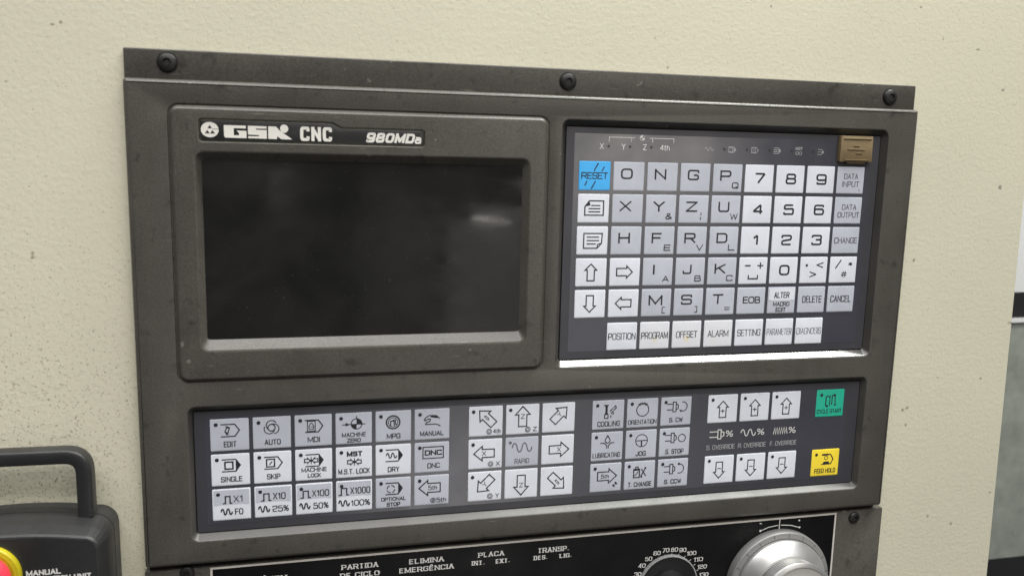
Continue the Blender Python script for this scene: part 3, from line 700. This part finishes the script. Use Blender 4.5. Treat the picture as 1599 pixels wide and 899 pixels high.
for c, t, mt in ((1, 'POSITION', 'white'), (2, 'PROGRAM', stained_key(0, -2.4, 2.4, .28)), (3, 'OFFSET', stained_key(-.1, -2.2, 2.2, .6)), (4, 'ALARM', stained_key(-3, -3, 3, .06)), (5, 'SETTING', 'white'), (6, 'PARAMETER', 'white'), (7, 'DIAGNOSIS', 'white')):
    o, k = ukey(c, 0, mt, 'white %s key in the bottom row' % t + (' with a yellow stain' if t == 'OFFSET' else ''), y=-119.6)
    e = {'OFFSET': .13, 'ALARM': .13, 'SETTING': .08}.get(t, .04); k.T(t, e, 1 - e, .375, .625, .42 if len(t) < 9 else .34, gap=.26)
    k.done(o, 'ink' if len(t) < 9 else 'greyink')
# white print at the top of the keypad membrane
ik = Ink(-3.42)
for t, x in (('X', 231.2), ('Y', 243.3), ('Z', 255.3)): ik.text(t, x - 1.1, x + 1.1, -26.6, 3.1, .42)
ik.text('4th', 263.9, 269.6, -26.6, 3.1, .42)
ik.line([(235.2, -22.7), (235.2, -20.25), (249.5, -20.25)], .3); ik.line([(247.6, -20.25), (247.6, -22.5)], .3)
ik.line([(257.8, -20.25), (271.7, -20.25), (271.7, -22.5)], .3); ik.line([(259.6, -20.25), (259.6, -22.4)], .3)
ik.line(A_(253.7, -20.2, 1.35, 1.35, 0, 360, 20), .25)
ik.poly([(253.7, -20.2)] + A_(253.7, -20.2, 1.4, 1.4, 90, 180, 6)); ik.poly([(253.7, -20.2)] + A_(253.7, -20.2, 1.4, 1.4, 270, 360, 6))
ik.done('membrane_print', M['whiteink'], mem_top)
ik = Ink(-3.42)
pts = [(290.2 + 5 * t / 24, -25.0 + 1.0 * math.sin(t / 24 * 4 * PI)) for t in range(25)]; ik.line(pts, .38)
def minitag(x, y, solid):
    ik.line([(x - 2.2, y + 1.5), (x + .8, y + 1.5), (x + 2.2, y), (x + .8, y - 1.5), (x - 2.2, y - 1.5)], .36)
    if solid: ik.poly([(x + .8, y + 1.5), (x + 2.2, y), (x + .8, y - 1.5)])
minitag(306.4, -25.1, True); ik.line([(304.3, -24), (306.6, -24), (306.6, -26.2), (304.3, -26.2), (304.3, -24)], .4)
minitag(320, -25.1, False); ik.line([(318, -24), (320.4, -24), (320.4, -26.2), (318, -26.2), (318, -24)], .3); ik.line([(318.4, -25.1), (320, -25.1)], .3)
minitag(333.7, -25.05, True); ik.line([(331.5, -24.6), (334, -24.6)], .5); ik.line([(331.5, -25.6), (334, -25.6)], .5)
ik.text('MST', 344.9, 349.4, -24.4, 1.7, .42); ik.line(A_(346.1, -26.1, .9, .8, 0, 360, 12), .34); ik.line(A_(348.2, -26.1, .9, .8, 0, 360, 12), .34)
ik.line([(358.9, -23.7), (361.2, -23.7), (362.8, -25.1), (361.2, -26.5), (358.9, -26.5)], .34); ik.poly([(361.6, -24), (363.1, -25.1), (361.6, -26.2)]); ik.line([(359, -25.1), (361, -25.1)], .34)
ik.done('status_icons', M['dimink'], mem_top)
for x in (301.6, 315.2, 328.9, 342.6, 356.2, 235.0, 247.0, 259.0): ik = Ink(-3.43); ik.disc(x, -25.0, .75, 12); ik.done('status_lamp', M['plate'], mem_top)

# lower keypad
LY, LPX, LPY = -163.085, 20.285, 18.196
GX = (32.288, 162.63, 231.849, 301.34)
def lkey(g, c, r, mat, label, dot=True, du=.15, dv=.17):
    x = GX[g] + c * LPX; y = LY - r * LPY
    o = key(x, y, LW, LH, mat, label); k = K(x, y, LW, LH)
    if dot:
        q = Ink(KT + .02); px, py = k.p(du, dv); q.disc(px, py, .98, 18); q.done('indicator_window', M['ink'], o)
    return o, k
o, k = lkey(0, 0, 0, 'grey', 'grey EDIT key'); k.tag(); k.L([(.40, .23), (.50, .27), (.46, .44), (.38, .40), (.43, .27)], .5); k.F([(.38, .23), (.47, .24), (.47, .31)]); k.F([(.38, .41), (.50, .50), (.41, .50)]); k.T('EDIT', .34, .67, .70, .88); k.done(o)
o, k = lkey(0, 1, 0, 'grey', 'grey AUTO key')
for a in (90, 210, 330):
    x, y = k.p(.49, .34); r = 3.6
    cx, cy = x + 1.2 * math.cos(math.radians(a)), y + 1.2 * math.sin(math.radians(a))
    k.i.line(A_(cx, cy, 2.55, 2.55, a - 60, a + 150, 16), .5); k.i.line(A_(x, y, 1.75, 1.75, a, a + 120, 8), .6)
k.T('AUTO', .30, .73, .71, .88); k.done(o)
o, k = lkey(0, 2, 0, 'grey', 'grey MDI key'); k.tag(); k.L([(.34, .20), (.55, .20), (.55, .52), (.34, .52), (.34, .20)], .42); k.L([(.39, .46), (.38, .36), (.42, .28), (.44, .26), (.47, .28), (.51, .36), (.50, .46), (.39, .46)], .4); k.L([(.42, .38), (.49, .38)], .35); k.T('MDI', .34, .68, .70, .87); k.done(o)
o, k = lkey(0, 3, 0, 'grey', 'grey MACHINE ZERO key'); x, y = k.p(.575, .36); k.C(.575, .36, 2.75, .5)
k.i.poly([(x, y)] + A_(x, y, 2.8, 2.8, 0, 90, 8)); k.i.poly([(x, y)] + A_(x, y, 2.8, 2.8, 180, 270, 8)); k.L([(.17, .37), (.82, .37)], .42); k.L([(.575, .10), (.575, .22)], .42); k.F([(.27, .31), (.40, .37), (.27, .43)])
k.T('MACHINE', .17, .83, .635, .775, .40); k.T('ZERO', .31, .69, .82, .95, .40); k.done(o)
o, k = lkey(0, 4, 0, 'grey', 'grey MPG key'); k.C(.49, .37, 3.45, .8); k.C(.49, .37, 2.45, .4); k.L([(.42, .48), (.42, .33), (.52, .33), (.52, .48)], .5); k.L([(.47, .30), (.56, .30), (.56, .44), (.60, .44)], .45); k.T('MPG', .31, .70, .735, .90); k.done(o)
o, k = lkey(0, 5, 0, 'grey', 'grey MANUAL key'); k.L([(.72, .32), (.62, .22), (.42, .21), (.32, .27), (.27, .35), (.30, .38), (.38, .32), (.45, .33), (.43, .40), (.33, .44), (.31, .50), (.60, .50), (.68, .53), (.74, .58)], .5); k.L([(.45, .24), (.66, .28)], .8); k.T('MANUAL', .15, .83, .72, .88); k.done(o)
o, k = lkey(0, 0, 1, 'white', 'white SINGLE key'); k.tag(True); k.L([(.355, .25), (.56, .25), (.56, .47), (.355, .47), (.355, .25)], .7); k.T('SINGLE', .24, .80, .71, .88); k.done(o)
o, k = lkey(0, 1, 1, 'white', 'white SKIP key'); k.tag(); k.L([(.34, .24), (.55, .24), (.55, .48), (.34, .48), (.34, .24)], .6); k.L([(.41, .42), (.49, .31)], .5); k.T('SKIP', .34, .70, .71, .88); k.done(o)
o, k = lkey(0, 2, 1, 'white', 'white MACHINE LOCK key'); k.tag(True); k.lockmark(.43, .36, .95); k.T('MACHINE', .16, .85, .59, .73, .42); k.T('LOCK', .33, .69, .78, .91, .42); k.done(o)
o, k = lkey(0, 3, 1, 'white', 'white M.S.T. LOCK key'); k.T('MST', .30, .73, .14, .31, .75); k.lockmark(.51, .49, 1.); k.T('M.S.T. LOCK', .06, .94, .71, .88); k.done(o)
o, k = lkey(0, 4, 1, 'white', 'white DRY key'); k.tag(True); k.wave(.30, .59, .28, .44); k.T('DRY', .34, .67, .73, .90); k.done(o)
o, k = lkey(0, 5, 1, 'grey', 'grey DNC key'); k.L([(.24, .15), (.83, .15), (.83, .53), (.24, .53), (.24, .15)], .5); k.T('DNC', .29, .79, .25, .43, .7); k.T('DNC', .37, .73, .69, .86); k.done(o)
for c, a, b, u in ((0, 'X1', 'F0', (.27, .52, .55, .80, .22, .51, .58, .80)), (1, 'X10', '25%', (.17, .45, .49, .83, .10, .39, .47, .91)), (2, 'X100', '50%', (.12, .41, .44, .91, .10, .38, .47, .89)), (3, 'X1000', '100%', (.06, .36, .39, .95, .07, .36, .40, .94))):
    o, k = lkey(0, c, 2, 'white', 'two-tone key marked %s over %s' % (a, b))
    q = Ink(KT + .012); q.poly([k.p(.035, .035), k.p(.965, .035), k.p(.965, .51), k.p(.035, .51)]); q.done('grey_half', M['grey'], o)
    k.i.z = KT + .04
    k.pulse(u[0], u[1], .24, .46); k.T(a, u[2], u[3], .22, .44, .5); k.wave(u[4], u[5], .64, .82, .6); k.T(b, u[6], u[7], .64, .84, .5); k.done(o)
o, k = lkey(0, 4, 2, 'grey', 'grey OPTIONAL STOP key'); k.tag(True)
for a in (20, 110, 200, 290): k.C(.43, .37, 2.0, .55, a, a + 65, 6)
k.T('OPTIONAL', .15, .86, .64, .77, .42); k.T('STOP', .31, .70, .82, .95, .42); k.done(o)
o, k = lkey(0, 5, 2, 'grey', 'grey left arrow key marked 5th'); k.arrow(.44, .42, 180, L=11.4, hw=2.5, head=4.2, hl=4.7); k.T('5th', .40, .66, .34, .50, .42); k.C(.54, .85, 1.25, .4); k.C(.54, .85, .5, .4); k.T('5th', .64, .93, .77, .93, .4); k.done(o, 'ink')
# jog arrows
def target_mark(k, u, v): k.C(u, v, 1.35, .34); k.C(u, v, .72, .3)
for c, r, deg, t, lab, dot in ((0, 0, 135, '4th', '4th', 1), (1, 0, 90, 'Z', 'Z', 1), (2, 0, 45, 'Y', '', 0), (0, 1, 180, 'X', 'X', 1), (2, 1, 0, 'X', '', 0), (0, 2, 225, 'Y', 'Y', 1), (1, 2, 270, 'Z', '', 0), (2, 2, 315, '4th', '', 0)):
    o, k = lkey(1, c, r, 'white', 'white jog key with outlined arrow pointing %s' % {135: 'up left', 90: 'up', 45: 'up right', 180: 'left', 0: 'right', 225: 'down left', 270: 'down', 315: 'down right'}[deg], dot=bool(dot), du=.13, dv=.17)
    uu, vv = {135: (.52, .38), 90: (.50, .40), 45: (.53, .40), 180: (.46, .48), 0: (.54, .50), 225: (.50, .44), 270: (.50, .55), 315: (.51, .52)}[deg]
    k.arrow(uu, vv, deg, L=11.2, hw=2.25, head=4.1, hl=4.6)
    px, py = k.p(uu, vv); big = len(t) == 1
    w_ = 2.3 if big else 3.6; h_ = 2.6 if big else 1.9
    ang = {135: -PI / 4, 315: -PI / 4, 45: PI / 4, 225: PI / 4}.get(deg, 0) if not (big and t == 'Y') else PI / 4
    sh = -1.2 if deg in (90, 270) else 0
    k.i.text(t, px - w_ / 2, px + w_ / 2, py - h_ / 2, h_, .36, ang=ang, pivot=(px, py))
    if lab: target_mark(k, .60 if lab == '4th' else .66, .85); k.T(lab, .72 if lab == '4th' else .82, .94, .77, .92, .38)
    k.done(o)
o, k = lkey(1, 1, 1, 'grey', 'grey RAPID key with a wave mark', dot=False)
q = Ink(KT + .02); q.disc(*k.p(.14, .17), .82, 18); q.done('indicator_window', M['greyink'], o)
k.wave(.20, .80, .20, .50, .6); k.T('RAPID', .28, .73, .73, .90, .42); k.done(o, 'greyink')
# function keys
o, k = lkey(2, 0, 0, 'grey', 'grey COOLING key'); k.F([(.34, .15), (.52, .15), (.47, .22), (.47, .42), (.50, .50), (.36, .50), (.40, .42), (.40, .22)]); k.L([(.38, .50), (.38, .62), (.49, .62), (.49, .50)], .5)
for a, b in (((.55, .38), (.64, .28)), ((.58, .46), (.66, .36)), ((.66, .26), (.74, .18)), ((.68, .34), (.76, .24)), ((.58, .60), (.58, .52)), ((.64, .50), (.67, .42))): k.L([a, b], .6)
k.T('COOLING', .16, .88, .72, .90); k.done(o)
o, k = lkey(2, 1, 0, 'grey', 'grey ORIENTATION key'); k.C(.50, .39, 3.6, .55); k.F([(.33, .19), (.44, .14), (.42, .25)]); k.F([(.67, .19), (.56, .14), (.58, .25)]); k.L([(.45, .13), (.50, .19), (.55, .13)], .6); k.T('ORIENTATION', .04, .97, .73, .89, .36, gap=.24); k.done(o)
o, k = lkey(2, 2, 0, 'grey', 'grey S. CW key'); k.spindle(.19, .34); k.C(.71, .34, 2.7, .5, -110, 100, 18); k.F([(.60, .44), (.72, .48), (.64, .54)]); k.T('S. CW', .28, .74, .72, .88); k.done(o)
o, k = lkey(2, 0, 1, 'grey', 'grey LUBRICATING key'); k.L([(.51, .12)] + [(.51 + .08 * math.cos(math.radians(a)), .29 + .09 * math.sin(math.radians(a))) for a in range(-20, 201, 20)] + [(.51, .12)], .5); k.L([(.28, .38), (.40, .38), (.49, .47), (.49, .57)], .5); k.L([(.73, .38), (.62, .38), (.54, .47), (.54, .57)], .5); k.T('LUBRICATING', .05, .93, .72, .89, .38, gap=.24); k.done(o)
o, k = lkey(2, 1, 1, 'grey', 'grey JOG key'); k.C(.51, .37, 3.55, .5); k.L([(.31, .37), (.71, .37)], .5); k.L([(.51, .37), (.51, .58)], .7); k.T('JOG', .34, .67, .74, .91); k.done(o)
o, k = lkey(2, 2, 1, 'grey', 'grey S. STOP key'); k.spindle(.18, .34); k.C(.74, .36, 2.2, .5); k.T('S. STOP', .21, .82, .74, .91); k.done(o)
o, k = lkey(2, 0, 2, 'grey', 'grey right arrow key marked 5th'); k.arrow(.54, .45, 0, L=11.2, hw=2.5, head=4.2, hl=4.6); k.T('5th', .34, .60, .38, .53, .42)
x, y = k.p(.80, .76); k.i.poly([(x, y)] + A_(x, y, 1.5, 1.5, 0, 90, 6)); k.i.poly([(x, y)] + A_(x, y, 1.5, 1.5, 180, 270, 6)); k.done(o)
o, k = lkey(2, 1, 2, 'grey', 'grey T. CHANGE key'); k.L([(.30, .28), (.49, .28), (.49, .58), (.30, .58), (.30, .28)], .6); k.L([(.36, .28), (.36, .20), (.44, .20), (.44, .28)], .5); k.L([(.33, .52), (.46, .36)], .45); k.F([(.30, .28), (.49, .28), (.47, .33), (.32, .33)]); k.L([(.55, .28), (.70, .54)], .6); k.L([(.54, .54), (.68, .26)], .6); k.D(.68, .25, .6); k.D(.56, .56, .6); k.T('T. CHANGE', .13, .90, .74, .91); k.done(o)
o, k = lkey(2, 2, 2, 'grey', 'grey S. CCW key'); k.spindle(.19, .36); k.C(.71, .36, 2.7, .5, -110, 100, 18); k.D(.69, .19, .75); k.T('S. CCW', .22, .80, .73, .89); k.done(o)
# override keys
for c, nmq in enumerate(('spindle', 'rapid', 'feed')):
    o, k = lkey(3, c, 0, 'white', 'white %s override key with up arrow' % nmq); k.arrow(.50, .52, 90, L=9.6, hw=2.05, head=3.4, hl=3.6); k.L([(.43, .58), (.57, .58)], .45); k.L([(.50, .51), (.50, .65)], .45); k.done(o)
    o, k = lkey(3, c, 2, 'white', 'white %s override key with down arrow' % nmq); k.arrow(.50, .52, 270, L=9.6, hw=2.05, head=3.4, hl=3.6); k.L([(.43, .48), (.50, .46), (.57, .48)], .45); k.done(o)
o = key(371.0, -163.1, LW, LH, 'green', 'green CYCLE START key'); k = K(371.0, -163.1, LW, LH); k.D(.17, .19, .95)
k.L([(.42, .22), (.34, .26), (.34, .58), (.44, .62)], .6); k.L([(.50, .24), (.42, .28)], .5); k.L([(.48, .20), (.48, .60)], .5); k.L([(.56, .56), (.56, .22), (.66, .20), (.68, .50)], .6); k.F([(.62, .16), (.72, .20), (.62, .27)]); k.F([(.33, .52), (.44, .60), (.36, .66)]); k.F([(.66, .50), (.74, .56), (.64, .62)])
k.T('CYCLE START', .04, .94, .72, .87, .36); k.done(o)
o = key(371.0, -199.9, LW, LH, 'yellow', 'yellow FEED HOLD key'); k = K(371.0, -199.9, LW, LH); k.D(.16, .19, .95)
k.L([(.36, .20), (.68, .20), (.78, .38), (.70, .56), (.36, .56)], .6); k.L([(.36, .20), (.60, .20)], 1.0); k.C(.52, .32, 1.1, .4); k.F([(.44, .46), (.62, .46), (.66, .54), (.42, .54)])
k.T('FEED HOLD', .13, .90, .72, .89, .44); k.done(o)
# override print on the lower membrane
ik = Ink(-3.42)
def pct(x, y): ik.text('%', x, x + 4.6, y - 1.9, 3.8, .5)
ik.line([(303.4, -185.0), (308.6, -185.0)], .55); ik.line([(303.4, -188.2), (308.6, -188.2)], .55)
ik.line([(308.6, -183.9), (310.6, -183.9), (310.6, -189.3), (308.6, -189.3), (308.6, -183.9)], .55); ik.line([(310.6, -185), (312.4, -185.6), (312.4, -187.6), (310.6, -188.2)], .55)
pct(313.6, -186.5)
ik.line([(323.2 + 9.4 * t / 32, -186.6 + 1.9 * math.copysign(abs(math.sin(t / 32 * 4 * PI)) ** .6, math.sin(t / 32 * 4 * PI))) for t in range(33)], .55); pct(333.6, -186.5)
ik.line([(344.3 + .75 * t, -186.7 + (1.9 if t % 2 else -1.9)) for t in range(13)], .5); pct(354.2, -186.6)
ik.done('override_symbols', M['whiteink'], mem_low)
ik = Ink(-3.42)
for t, x0, x1 in (('S. OVERRIDE', 301.9, 319.8), ('R. OVERRIDE', 321.9, 339.8), ('F. OVERRIDE', 342.5, 359.9)): ik.text(t, x0, x1, -195.7, 2.8, .40, gap=.26)
ik.done('override_lettering', M['dimink'], mem_low)

# ================================================================== switch plate below
PZ = -4.0
op = empty('operator_switch_panel', (210, -420, -8), 'lower switch plate with black label, override knob and silver handwheel', 'switch panel')
slab('plate', rrect(-1, -420, 424.2, -240.4, 1.0, 3), WALL + .2, PZ, M['panel'], op, bev=.6)
v, f = boxmesh(1, -240.3, WALL + .2, 419, -237.6, -6.2); build('shadow_strip', v, f, M['gap'], op)  # black strip in place of the shadow under the housing's lower edge
for x, y in ((404.1, -245.2), (19.0, -242.8), (404.1, -415), (19, -415)):
    sc = lathe('screw', x, y, [(3.6, PZ - .05), (3.5, PZ + .9), (2.9, PZ + 1.6), (1.5, PZ + 1.9), (1.4, PZ + .9), (0, PZ + .9)], M['screw'], op, n=24)
s2 = Shell(); s2.cap(s2.ring(rect(30, -419, 391.8, -241.2), PZ + .06)); lab = build('label_sheet', s2.v, s2.f, M['label'], op)
ik = Ink(PZ + .08)
ik.poly(rect(30, -242.3, 391.8, -241.2)); ik.poly(rect(390.7, -418.5, 391.8, -242.35)); ik.poly(rect(30, -418.5, 31.1, -242.35))
ik.done('border_line', M['line'], lab)
ik = Ink(PZ + .08)
def ser(t, x0, x1, y0, h, w=.62):
    ik = Ink(PZ + .08); ik.text(t, x0, x1, y0, h, w, serif=True, thin=.36, gap=.9); ik.done('lettering', M['whiteink'], lab)
ser('ELIMINA', 131.2, 150.1, -249.3, 2.9); ser('EMERGÊNCIA', 125.9, 155.6, -254.0, 2.9)
ser('PLACA', 169.1, 183.7, -249.1, 2.9); ser('INT.', 165.5, 172.7, -253.4, 2.6); ser('EXT.', 179.0, 187.0, -253.5, 2.6)
ser('TRANSP.', 203.0, 221.2, -249.7, 3.0); ser('DES.', 200.8, 208.7, -253.7, 2.6); ser('LIG.', 215.8, 223.0, -253.8, 2.5)
ser('PARTIDA', 95.5, 114.7, -249.0, 2.9); ser('DE CICLO', 94.8, 115.4, -253.8, 2.9)
ser('EMERGÊNCIA', 39.0, 68.6, -251.6, 2.9)
# scale round the override knob
ik = Ink(PZ + .08)
NUM = [(263.58, -268.35), (265.9, -263.24), (269.88, -259.47), (274.97, -256.4), (280.42, -255.13), (285.85, -255.24), (291.14, -255.93), (296.78, -258.46), (301.33, -262.7), (304.11, -267.6), (305.47, -272.79)]
for i, (x, y) in enumerate(NUM):
    t = str(30 + 10 * i); w = 4.4 if len(t) == 2 else 6.0; iq = Ink(PZ + .08); iq.text(t, x - w / 2, x + w / 2, y - 1.3, 2.6, .46, serif=True, thin=.34, gap=.4); iq.done('scale_number', M['whiteink'], lab)
for i in range(13):
    a = math.radians(168 - 13.2 * i); ik.line([(283.9 + 18.2 * math.cos(a), -276.9 + 18.2 * math.sin(a)), (283.9 + 19.4 * math.cos(a), -276.9 + 19.4 * math.sin(a))], .35)
ik.done('scale_ticks', M['whiteink'], lab); ik = Ink(PZ + .08)
# direction marks above the handwheel
ik.line([(353.3, -242.4), (353.3, -249.8)], .55)
ik.line([(352.4, -245.95), (346, -246.7), (340.8, -248.6)], .5); ik.line([(354.2, -245.95), (361, -246.7), (367.1, -248.6)], .5)
ik.disc(340.8, -248.5, .75, 12); ik.disc(367.0, -248.5, .6, 12)
ik.line([(339.9, -243.7), (341.4, -244.1)], .6); ik.disc(366.4, -244.0, .62, 12)
ik.done('direction_marks', M['whiteink'], lab)
# override knob
KX, KY = 282.6, -276.2
kn = lathe('override_knob', KX, KY, [(18.0, PZ + .1), (17.9, PZ + 1.4), (17.4, PZ + 1.8), (13.5, PZ + 1.8), (9.6, PZ + 2.4), (9.0, PZ + 9), (8.4, PZ + 9.6), (0, PZ + 9.6)], M['knob'], op, n=64, label='black override knob with numbered scale')
lathe('rim', KX, KY, [(18.3, PZ + .1), (18.2, PZ + 1.7), (17.5, PZ + 2.0), (17.2, PZ + 1.6)], M['knobrim'], kn, n=64)
sl = slab('pointer', rrect(KX - .5, KY + 2, KX + .5, KY + 8, .3, 2), PZ + 9.5, PZ + 9.8, M['knobrim'], kn, bev=.1)
# handwheel
HX, HY = 353.0, -281.3
hw = lathe('handwheel', HX, HY, [(33.0, PZ + .05), (33.0, 1.0), (32.5, 1.6), (29.7, 2.3), (29.4, 1.6), (28.5, 1.5), (0, 1.5)], M['alu_grey'], op, n=96, label='silver graduated handwheel with knurled grip')
lathe('cone', HX, HY, [(29.0, 1.4), (29.0, 4.4), (28.6, 4.8), (22.2, 9.6), (21.4, 10.0), (21.0, 10.0), (21.0, 9.6)], M['alu'], hw, n=96)
s = Shell(); nk = 112
def gear(r0, r1, ph=.25): return [(HX + (r1 if (k % 4) in (1, 2) else r0) * math.cos(2 * PI * k / (nk * 4)), HY + (r1 if (k % 4) in (1, 2) else r0) * math.sin(2 * PI * k / (nk * 4))) for k in range(nk * 4)]
g0 = s.ring(gear(19.4, 21.3), 9.7); g1 = s.ring(gear(20.4, 22.6), 19.4); s.loft(g0, g1)
build('knurled_grip', s.v, s.f, M['alu'], hw, center=(HX, HY, 9.7))
lathe('cap_rim', HX, HY, [(22.4, 19.3), (23.2, 19.7), (23.4, 20.3), (23.2, 21.1), (22.2, 21.7), (20.9, 21.8), (20.6, 21.4)], M['alu'], hw, n=96)
lathe('cap_face', HX, HY, [(20.7, 21.3), (20.2, 21.45), (0, 21.45)], M['alu_cap'], hw, n=64)
ik = Ink(1.2)
for k in range(100):
    a = 2 * PI * k / 100; r1 = 30.2 if k % 10 else 29.7
    if k % 10 == 0:
        pass
# engraved ticks on the ring's sloping face
s2 = Shell()
for k in range(20):
    a = PI / 2 - .12 + 2 * PI * k / 20; ca, sa = math.cos(a), math.sin(a); t = .16
    q = []
    for r, z in ((32.3, 1.65), (30.2, 2.18)):
        for sg in (-1, 1): q.append((HX + r * ca - sg * t * sa, HY + r * sa + sg * t * ca, z + .05))
    i = len(s2.v); s2.v += q; s2.f.append((i, i + 1, i + 3, i + 2))
build('graduation', s2.v, s2.f, M['gap'], hw)

# ================================================================== pendant at the left
pn = empty('handheld_pendant', (-58, -330, WALL), 'black handheld pendant with carry handle hanging beside the control panel', 'pendant')
def pend_loop(ins=0., n=12):
    x0, x1, yb, r = -106 + ins, -11.5 - ins, -330 + ins, max(1.5, 9 - ins)
    top = lambda x: -200.3 - .0026 * (x + 55) ** 2 - ins
    l = []
    yr = top(x1 - r)
    for k in range(7):
        t = math.radians(90 * k / 6); l.append((x1 - r + r * math.cos(t), yr - r + r * math.sin(t)))
    for k in range(1, n): x = x1 - r + (x0 + r - x1 + r) * k / n; l.append((x, top(x)))
    for k in range(7):
        t = math.radians(90 + 90 * k / 6); l.append((x0 + r + r * math.cos(t), top(x0 + r) - r + r * math.sin(t)))
    for k in range(7):
        t = math.radians(180 + 90 * k / 6); l.append((x0 + r + r * math.cos(t), yb + r + r * math.sin(t)))
    for k in range(7):
        t = math.radians(270 + 90 * k / 6); l.append((x1 - r + r * math.cos(t), yb + r + r * math.sin(t)))
    return l
s = Shell()
rings = [s.ring(pend_loop(1.6), WALL + .5), s.ring(pend_loop(.2), WALL + 3), s.ring(pend_loop(0), 6)]
rings += [s.ring(pend_loop(.7), 6.2), s.ring(pend_loop(.7), 7.0), s.ring(pend_loop(0), 7.2), s.ring(pend_loop(0.1), 18.5), s.ring(pend_loop(.5), 20.5), s.ring(pend_loop(2.2), 26.0), s.ring(pend_loop(2.9), 27.0), s.ring(pend_loop(3.6), 27.2)]
for p, q in zip(rings, rings[1:]): s.loft(p, q)
s.fill(rings[-1]); s.cap(rings[0], True)
build('housing', s.v, s.f, M['abs'], pn, smooth=13)
# handle: rounded bar swept along a bracket shape
path = fillet([(-22.6, -203), (-22.6, -173.2), (-95, -172.4), (-95, -203)], 8.5, 8)
path = path[9 * 1 - 9:]  # all points; ends trimmed below
path = [(-22.6, -203)] + [q for q in fillet([(-22.6, -203), (-22.6, -173.4), (-95, -172.6), (-95, -203)], 8.5, 8)[9:27]] + [(-95, -203)]
s = Shell(); prev = None; HZ = 7.0
sect = [(3.5 * a, 4.4 * b) for a, b in [(math.copysign(abs(math.cos(t)) ** .32, math.cos(t)), math.copysign(abs(math.sin(t)) ** .32, math.sin(t))) for t in [2 * PI * k / 20 + .02 for k in range(20)]]]
for i, pq in enumerate(path):
    a = Vector(path[max(0, i - 1)]); b = Vector(path[min(len(path) - 1, i + 1)]); t = (b - a).normalized(); nrm = Vector((-t.y, t.x))
    i0 = len(s.v); s.v += [(pq[0] + nrm.x * q, pq[1] + nrm.y * q, HZ + w) for q, w in sect]; rg = list(range(i0, i0 + len(sect)))
    if prev: s.loft(prev, rg, flip=True)
    prev = rg
build('handle', s.v, s.f, M['abs'], pn, smooth=50)
EX, EY = -60.6, -220.6
es = lathe('emergency_stop', EX, EY, [(14.8, 27.1), (14.7, 29.0), (14.1, 29.6), (12.2, 29.8), (11.6, 29.3), (0, 29.3)], M['estop_y'], pn, n=48, label='emergency stop with yellow collar and red cap')
lathe('red_cap', EX, EY, [(10.4, 29.2), (11.2, 30.0), (11.3, 31.2), (10.8, 33), (9.2, 35), (6.5, 36.4), (3, 37), (0, 37)], M['estop_r'], es, n=48, smooth=60)
ik = Ink(27.25)
ik.text('MANUAL', -44.4, -30.2, -222.2, 2.6, .62); ik.text('OPERATION UNIT', -44.2, -17.7, -225.7, 2.7, .62)
ik.done('lettering', M['whiteink'], pn)
